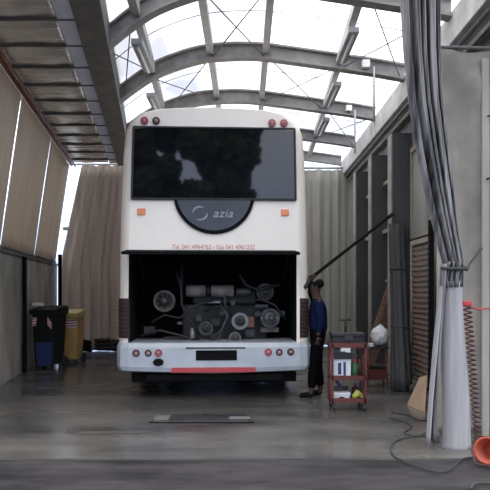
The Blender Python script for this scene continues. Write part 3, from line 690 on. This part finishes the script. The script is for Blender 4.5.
bm=new(); hexa(bm,[(-.09,-.08,0),(.09,-.08,0),(.09,.08,0),(-.09,.08,0)],[(-.11,-.1,.1),(.11,-.1,.1),(.11,.1,.1),(-.11,.1,.1)]); obj('tub_body',bm,'white_plastic',t,bevel=.01)
bm=new(); box(bm,-.03,.03,-.106,-.09,.02,.05); obj('dark_label',bm,'tool_dark',t)
t=thing('spray_gun','dark blue grey hand tool lying across the white tub','tool',(tx-.08,ty-.03,.222))
bm=new(); tube(bm,[(-.1,0,.03),(.09,0,.03)],.026,10); obj('barrel',bm,'eng_metal',t,smooth=True)
bm=new(); tube(bm,[(.0,0,.04),(-.05,0,.12)],.02,8); obj('grip',bm,'blue',t,smooth=True)
rest('work_glove','yellow green work glove on the bottom shelf of the trolley','glove',lambda bm:[tube(bm,[(tx+.06,ty-.08,.15),(tx+.12,ty-.07,.2),(tx+.17,ty-.05,.17)],[.03,.05,.03],8)]+[tube(bm,[(tx+.13,ty-.08+.03*k,.175),(tx+.18,ty-.09+.035*k,.15)],.012,6) for k in range(4)],'yellowgreen',bev=0,smooth=True)
rest('oil_can','dark red can behind the yellow green glove on the bottom trolley shelf','can',lambda bm: lathe(bm,(tx+.12,ty+.09,.112),(0,0,1),[(0,.05),(.12,.05),(.15,.02),(.19,.012)],16),'red_hose',bev=0)

# second stand
sx_,sy_=1.96,9.75
t=thing('tool_stand','low red legged stand between the trolley and the dark pillar','stand',(sx_,sy_,0))
for a in (-1,1):
    for b in (-1,1):
        bm=new(); tube(bm,[(a*.15,b*.13,0),(a*.12,b*.12,.6)],.013,7); obj('leg',bm,'trolley_red',t,smooth=True)
bm=new(); box(bm,-.17,.17,-.16,.16,.58,.61); obj('table_top',bm,'eng_dark',t,bevel=.005)
bm=new(); hexa(bm,[(-.12,-.11,.12),(.12,-.11,.12),(.12,.11,.12),(-.12,.11,.12)],[(-.15,-.15,.28),(.15,-.15,.28),(.15,.15,.28),(-.15,.15,.28)]); obj('lower_tray',bm,'trolley_red',t)
bm=new(); box(bm,-.13,.13,-.13,.13,.281,.30); obj('tray_liner',bm,'black',t)
def blob(c,rx,ry,rz,seed,jit=.25):
    rn=random.Random(seed); bm=new(); bmesh.ops.create_icosphere(bm,subdivisions=3,radius=1)
    for v in bm.verts:
        k=1+jit*math.sin(v.co.x*5+seed)*math.cos(v.co.y*6+seed*2)*math.sin(v.co.z*7+1)+rn.uniform(-.05,.05)
        v.co=Vector((c[0]+v.co.x*rx*k,c[1]+v.co.y*ry*k,c[2]+rz+max(-1,v.co.z*k)*rz))
    return bm
bm=blob((2.02,sy_,.612),.13,.12,.15,4); tag(obj('plastic_bag',bm,'bag',smooth=True),'crumpled white plastic bag on the red legged stand','bag')
rest('small_box','pale small box in front on the red legged stand','box',lambda bm: box(bm,1.84,1.90,9.6,9.7,.612,.66),'white_plastic')
# planks leaning
for k,l in enumerate(('leftmost of three brown boards leaning behind the white bag','middle one of three brown boards leaning behind the white bag','rightmost of three brown boards leaning behind the white bag')):
    bm=new(); a=Vector((2.10+.09*k,11.75+.06*k,0)); b=Vector((2.72+.05*k,11.85+.06*k,1.75-.1*k)); 
    dx=Vector((.05,0,0)); dy=Vector((0,.02,0))
    hexa(bm,[a-dx-dy,a+dx-dy,a+dx+dy,a-dx+dy],[b-dx-dy,b+dx-dy,b+dx+dy,b-dx+dy]); tag(obj('board',bm,'wood'),l,'board','brown boards leaning on the right wall')
# rolled tarp leaning on pillar
t=thing('rolled_tarp','tall dark rolled tarpaulin leaning against the near right pillar','tarpaulin',(2.25,9.35,0))
bm=new()
nn=40; rg=[]
for j in range(13):
    v=j/12; c_=Vector((.0+.30*v,0+1.55*v,2.55*v)); row=[]
    for k in range(nn):
        a=2*math.pi*k/nn; r=(.125+.03*(1-v)**3)*(1+.10*math.sin(a*8+v*2)+.05*math.sin(a*3+v*5)); row.append(bm.verts.new((c_.x+r*math.cos(a),c_.y+r*.8*math.sin(a),c_.z+.01)))
    rg.append(row)
for j in range(12):
    for k in range(nn): bm.faces.new((rg[j][k],rg[j][(k+1)%nn],rg[j+1][(k+1)%nn],rg[j+1][k]))
bm.faces.new(rg[0][::-1]); bm.faces.new(rg[-1]); obj('cloth_roll',bm,'tarp',t,smooth=True)
for v in (.35,.7):
    bm=new(); pts=[(.30*v+.14*math.cos(a),1.55*v+.115*math.sin(a),2.55*v) for a in [k*math.pi/8 for k in range(17)]]; tube(bm,pts,.012,6); obj('strap',bm,'rope',t)
# slatted shutter
t=thing('slatted_shutter','brown slatted wooden shutter standing against the right wall','shutter',(2.62,9.65,0))
bm=new(); 
for z in (0,2.14): box(bm,-.03,.03,-.55,.55,z,z+.07)
for y in (-.55,.5): box(bm,-.03,.03,y,y+.05,.07,2.14)
obj('frame',bm,'wood_frame',t)
for k in range(26):
    z=.09+.079*k; bm=new(); hexa(bm,[(-.02,-.5,z),(-.008,-.5,z),(-.008,.5,z),(-.02,.5,z)],[(.008,-.5,z+.068),(.02,-.5,z+.068),(.02,.5,z+.068),(.008,.5,z+.068)]); obj('slat',bm,'slat',t)
bm=new(); box(bm,2.50,2.56,8.8,8.88,0,2.4); tag(obj('wall_post',bm,'black'),'black upright post right of the slatted shutter','post')
# cardboard
bm=new(); a=G(407,405); b=G(425,412); 
prism(bm,[a,b,b+Vector((.06,.12,.42)),a+Vector((.2,.14,.33))],(.0,.012,0)); tag(obj('cardboard_piece',bm,'cardboard'),'torn tan cardboard propped on the floor left of the tied curtain','cardboard')
for k,(px,py,s) in enumerate(((413,400,.0),)):
    p=G(px,py); bm=blob((p.x+.16,p.y+.32,0),.13,.10,.09,k+11); tag(obj('rubbish_heap',bm,'tarp',smooth=True),['dark crumpled sheet on the floor behind the tan cardboard','dark crumpled sheet at the foot of the rolled tarpaulin'][k],'crumpled sheet')

# ------------------------------------------------------------ front curtain
YC=5.95
def P3(px,py): p=W(px,py,YC); return p
cur=thing('entrance_curtain','dark plastic strip curtain gathered and tied with a rope at the right of the entrance','curtain',(1.9,YC,0))
up=[(-60,397,436),(0,402,441),(50,405,441),(100,410,443),(150,418,449),(200,428,455),(235,437,459),(262,444,463),(272,444,463)]
def interp(tab,y):
    for a_,b_ in zip(tab,tab[1:]):
        if y<=b_[0]:
            u=(y-a_[0])/(b_[0]-a_[0]); return a_[1]+(b_[1]-a_[1])*u, a_[2]+(b_[2]-a_[2])*u
    return tab[-1][1],tab[-1][2]
def drape(tab,y0,y1,folds,amp,ph,nu=120,nv=30):
    bm=new()
    def fn(u,v):
        py=y0+(y1-y0)*v; l,r=interp(tab,py); w_=(r-l)/F*YC
        uu=u+.04*math.sin(u*13+ph)
        p=P3(l+(r-l)*u,py); k=min(1,w_/.3)
        p.y+=amp*(math.sin(uu*folds*6.28+ph+.8*math.sin(v*2))+.4*math.sin(uu*folds*2*6.28+ph*2)) - .06*math.sin(math.pi*u)
        return p-Vector((1.9,YC,0))
    grid(bm,fn,nu,nv); return bm
obj('upper_drape',drape(up,-60,272,5,.045,.5),'pvc',cur,solid=.006,smooth=True)
lo_=[(268,444,462),(285,442,463),(300,442,463),(350,442,466),(400,443,470),(451,443,472)]
obj('lower_drape',drape(lo_,281,451,1.0,.02,1.2),'pvc_pale',cur,solid=.006,smooth=True)
obj('knot_cloth',drape([(262,444,463),(290,442,462)],262,287,4,.05,2.0,60,6),'pvc',cur,solid=.006,smooth=True)
st=[(262,442,446),(300,438,442),(350,433,437),(400,429,432),(445,426,429)]
obj('loose_strip',drape(st,264,443,.6,.01,.3,16,20),'pvc_pale',cur,solid=.006,smooth=True)
st=[(264,441,447),(330,437,441),(400,432,437),(440,431,438)]
obj('loose_strip',drape(st,264,440,.8,.015,2.3,16,20),'pvc',cur,solid=.006,smooth=True)
bm=new(); r=.115
cK=P3(453.5,268)-Vector((1.9,YC,0)); tube(bm,[(cK.x+r*math.cos(a),cK.y-.03+.09*math.sin(a),cK.z+.01*math.sin(a)) for a in [k*math.pi/10 for k in range(21)]],.014,7); tr_=obj('tie_rope',bm,'rope',cur,smooth=True)
q=[P3(460,268),P3(467,270),P3(478,262),P3(496,246)]; q[3].y=6.30; q[2].y=6.15
bm=new(); tube(bm,[p-Vector((1.9,YC,0)) for p in q],.011,6); obj('rope_end',bm,'rope',tr_,smooth=True)
for (px,py) in ((429,443),(437,441)):
    p=G(px,py+1)-Vector((1.9,YC,0)); bm=new(); lathe(bm,(p.x,p.y,0),(0,0,1),[(0,.035),(.07,.03),(.1,.015)],12); obj('curtain_weight',bm,'eng_pipe',cur)
bm=new(); tube(bm,[(-.75,0,4.62),(1.1,0,4.62)],.035,8); obj('rail',bm,'steel_dark',cur,smooth=True)
bm=new(); box(bm,2.95,3.05,5.9,6.0,0,4.5); struct('trim_5',bm,'beam')
# side sheet behind it
YS=6.5
t=thing('side_sheet','beige hanging sheet at the right edge behind the tied curtain','sheet',(1.95,YS,0))
def fn(u,v):
    x=(-.03+.75*u); z=.03+3.84*v
    sag=.10*math.exp(-((v-.93)/.06)**2)*math.sin(u*10)
    return (x, .02*math.sin(u*14+v*2)+.03*math.sin(u*5)*(1-v)+sag*.6+.04*math.sin(v*24+u*5)*math.exp(-((v-.95)/.08)**2), z-.04*math.sin(math.pi*u)*v)
bm=new(); grid(bm,fn,50,60); obj('cloth',bm,'sheet',t,solid=.008,smooth=True)
bm=new(); box(bm,.40,.47,-.06,-.03,0,3.75); obj('pale_batten',bm,'curtain_pale',t,bevel=.008)
for (px,py) in ((488,118),(487,180)):
    p=W(px,py,YS)-Vector((1.95,YS,0)); bm=new(); tube(bm,[(p.x-.03,-.07,p.z),(p.x+.02,-.08,p.z+.01),(p.x+.02,-.08,p.z-.05)],.009,6); obj('hook',bm,'black',t)
bm=new(); tube(bm,[(-.1,0,3.88),(.95,0,3.86)],.018,6); obj('top_cord',bm,'steel_dark',t,smooth=True)
# coiled red hose
YH=6.15
t=thing('coiled_hose','dark red coiled air hose hanging right of the pale lower curtain','hose',(2.1,YH,0))
bm=new(); pts=[]
n=480
for k in range(n):
    v=k/(n-1); px=467+13*v; py=303+152*v; p=W(px,py,YH); a=k*.42
    pts.append((p.x-2.1+.036*math.cos(a),.034*math.sin(a),p.z))
tube(bm,pts,.008,5); obj('coil',bm,'red_hose',t,smooth=True)
bm=new(); tube(bm,[W(466,306,YH)-Vector((2.1,YH,0)),W(478,309,YH)-Vector((2.1,YH,0)),W(492,308,YH+.3)-Vector((2.1,YH,0))],.008,6); obj('red_cord',bm,'red',t,smooth=True)
bm=new(); p=W(467,304,YH)-Vector((2.1,YH,0)); box(bm,p.x-.05,p.x+.04,-.03,.03,p.z-.02,p.z+.03); obj('coupling',bm,'red',t,bevel=.01)
# orange bucket lying
pO=G(491,469)
t=thing('orange_bucket','orange plastic bucket tipped on its side at the right edge of the photo','bucket',(pO.x+.05,pO.y+.12,0))
ax=Vector((-.55,-.75,.12)).normalized()
bm=new(); lathe(bm,(.06,.08,.115),ax,[(0,.075),(.03,.08),(.20,.1),(.215,.112),(.23,.112),(.23,.095),(.05,.07)],24); bb=obj('bucket_body',bm,'orange_plastic',t,smooth=True)
bm=new(); e=Vector((.06,.08,.115))+ax*.24; tube(bm,[e+Vector((-.1,.08,0)),e+Vector((-.1,-.02,-.1)),e+Vector((.02,-.1,-.1)),e+Vector((.1,-.08,.0))],.006,6); obj('bail',bm,'red_hose',bb,smooth=True)
# cables on the floor
def cable(pts,r,l,m='rope'):
    P_=[G(px,py,r) for px,py in pts]; out=[]
    for i in range(len(P_)-1):
        p0,p1,p2,p3=P_[max(i-1,0)],P_[i],P_[i+1],P_[min(i+2,len(P_)-1)]
        for k in range(6):
            u=k/6; out.append(.5*((2*p1)+(-p0+p2)*u+(2*p0-5*p1+4*p2-p3)*u*u+(-p0+3*p1-3*p2+p3)*u**3))
    out.append(P_[-1]); bm=new(); tube(bm,out,r,6); tag(obj('cable',bm,m,smooth=True),l,'cable')
cable([(426,436),(410,437),(396,441),(391,448),(394,456),(406,462),(422,468),(440,472),(452,468),(462,459),(476,457)],.008,'black cable looped on the floor in front of the tied curtain')
cable([(390,418),(402,421),(412,427),(404,433),(418,436),(430,431),(441,436)],.007,'thin black cable in small curls left of the curtain foot')
cable([(392,412),(408,415),(420,420),(432,419)],.009,'short black cable lying near the tan cardboard')
cable([(470,489),(474,484),(484,483),(496,485)],.012,'cable crossing the bottom right corner of the photo')
# floor plate
t=thing('pit_cover','dark steel plate set in the floor behind the coach','floor plate',(-.42,7.32,0))
bm=new(); box(bm,-.42,.45,-.20,.22,.002,.014); obj('plate',bm,'plate_steel',t,bevel=.004)
bm=new(); box(bm,-.60,-.43,-.08,.12,.002,.016); obj('end_block',bm,'plate_pale',t,bevel=.004)
bm=new(); box(bm,.24,.48,-.1,.03,.014,.022); obj('end_block',bm,'plate_pale',t,bevel=.004)
bm=new(); box(bm,-.63,.52,-.235,-.205,.001,.008); obj('edge_strip',bm,'black',t)
# oil stains as thin films
def stain(px,py,rx,ry,name_,l,seed):
    p=G(px,py); rn=random.Random(seed); bm=new(); n=40
    vs=[bm.verts.new((p.x+rx*(1+.25*math.sin(3*a+seed)+.12*math.sin(7*a))*math.cos(a),p.y+ry*(1+.2*math.sin(4*a+seed))*math.sin(a),.0035)) for a in [2*math.pi*k/n for k in range(n)]]
    bm.faces.new(vs); o=obj('oil_stain',bm,'oil' if 'oil' in M else 'black'); tag(o,l,'stain'); 
M['oil']=mat('oil',(.10,.08,.07),.35,scale=4)
stain(105,433,.38,.06,'','long dark oil stain on the floor left of the steel plate',2)

# ------------------------------------------------------------ outside, behind the camera (seen only in reflections)
for k,(x,y,h,r) in enumerate(((-10.5,-20,13,2.4),(-2.9,-20.5,13.5,2.5),(1.5,-19.5,13,2.3),(13.5,-23,9,3.0))):
    t=thing('tree','broad leafy tree in the yard, number from left unseen in the photo','tree',(x,y,-.2))
    t['label']=['broad leafy tree across the yard, leftmost seen from the coach','leafy tree across the yard beside the leftmost','tallest leafy tree across the yard','leafy tree across the yard apart from the other three'][k]
    bm=new(); tube(bm,[(0,0,0),(.1,0,h*.5),(0,.1,h*.75)],[.25,.2,.1],8); obj('trunk',bm,'wood',t)
    rn=random.Random(k); bm=new()
    for j in range(60):
        c_=Vector((rn.uniform(-1,1)*r*.7,rn.uniform(-1,1)*r*.6,h*.74+rn.uniform(-1,1)*h*.25)); s=bmesh.ops.create_icosphere(bm,subdivisions=3,radius=rn.uniform(.22,.42)*r)
        for v in s['verts']: v.co=v.co*(1+rn.uniform(-.25,.25))+c_
    obj('crown',bm,'leaf',t)

# ------------------------------------------------------------ world, sun, camera
w=bpy.data.worlds.new('World'); bpy.context.scene.world=w; w.use_nodes=True; N=w.node_tree.nodes; L=w.node_tree.links
bg=N['Background']; tc=N.new('ShaderNodeTexCoord'); n=N.new('ShaderNodeTexNoise'); n.inputs['Scale'].default_value=2.2; n.inputs['Detail'].default_value=6
r=N.new('ShaderNodeValToRGB'); r.color_ramp.elements[0].position=.38; r.color_ramp.elements[0].color=(.82,.89,1,1); r.color_ramp.elements[1].position=.6; r.color_ramp.elements[1].color=(1,.99,.97,1)
L.new(tc.outputs['Generated'],n.inputs['Vector']); L.new(n.outputs['Fac'],r.inputs[0]); sx=N.new('ShaderNodeSeparateXYZ'); L.new(tc.outputs['Generated'],sx.inputs[0])
r2=N.new('ShaderNodeValToRGB'); r2.color_ramp.elements[0].position=.05; r2.color_ramp.elements[0].color=(.42,.56,.85,1); r2.color_ramp.elements[1].position=.40; r2.color_ramp.elements[1].color=(1,.975,.94,1)
L.new(sx.outputs[2],r2.inputs[0]); mm=N.new('ShaderNodeMix'); mm.data_type='RGBA'; mm.blend_type='MULTIPLY'; mm.inputs[0].default_value=1
L.new(r.outputs[0],mm.inputs[6]); L.new(r2.outputs[0],mm.inputs[7]); L.new(mm.outputs[2],bg.inputs['Color']); bg.inputs['Strength'].default_value=3.0
cam=bpy.data.cameras.new('Camera'); co=bpy.data.objects.new('Camera',cam); C.objects.link(co)
co.location=(0,0,CH); co.rotation_euler=(math.pi/2,0,0); cam.sensor_width=36; cam.lens=F/490*36; cam.shift_y=45/490; cam.clip_end=300
sc=bpy.context.scene; sc.camera=co
sc.view_settings.view_transform='Standard'; sc.view_settings.look='None'; sc.view_settings.gamma=1; sc.view_settings.use_curve_mapping=False
sc.view_settings.exposure=0.32
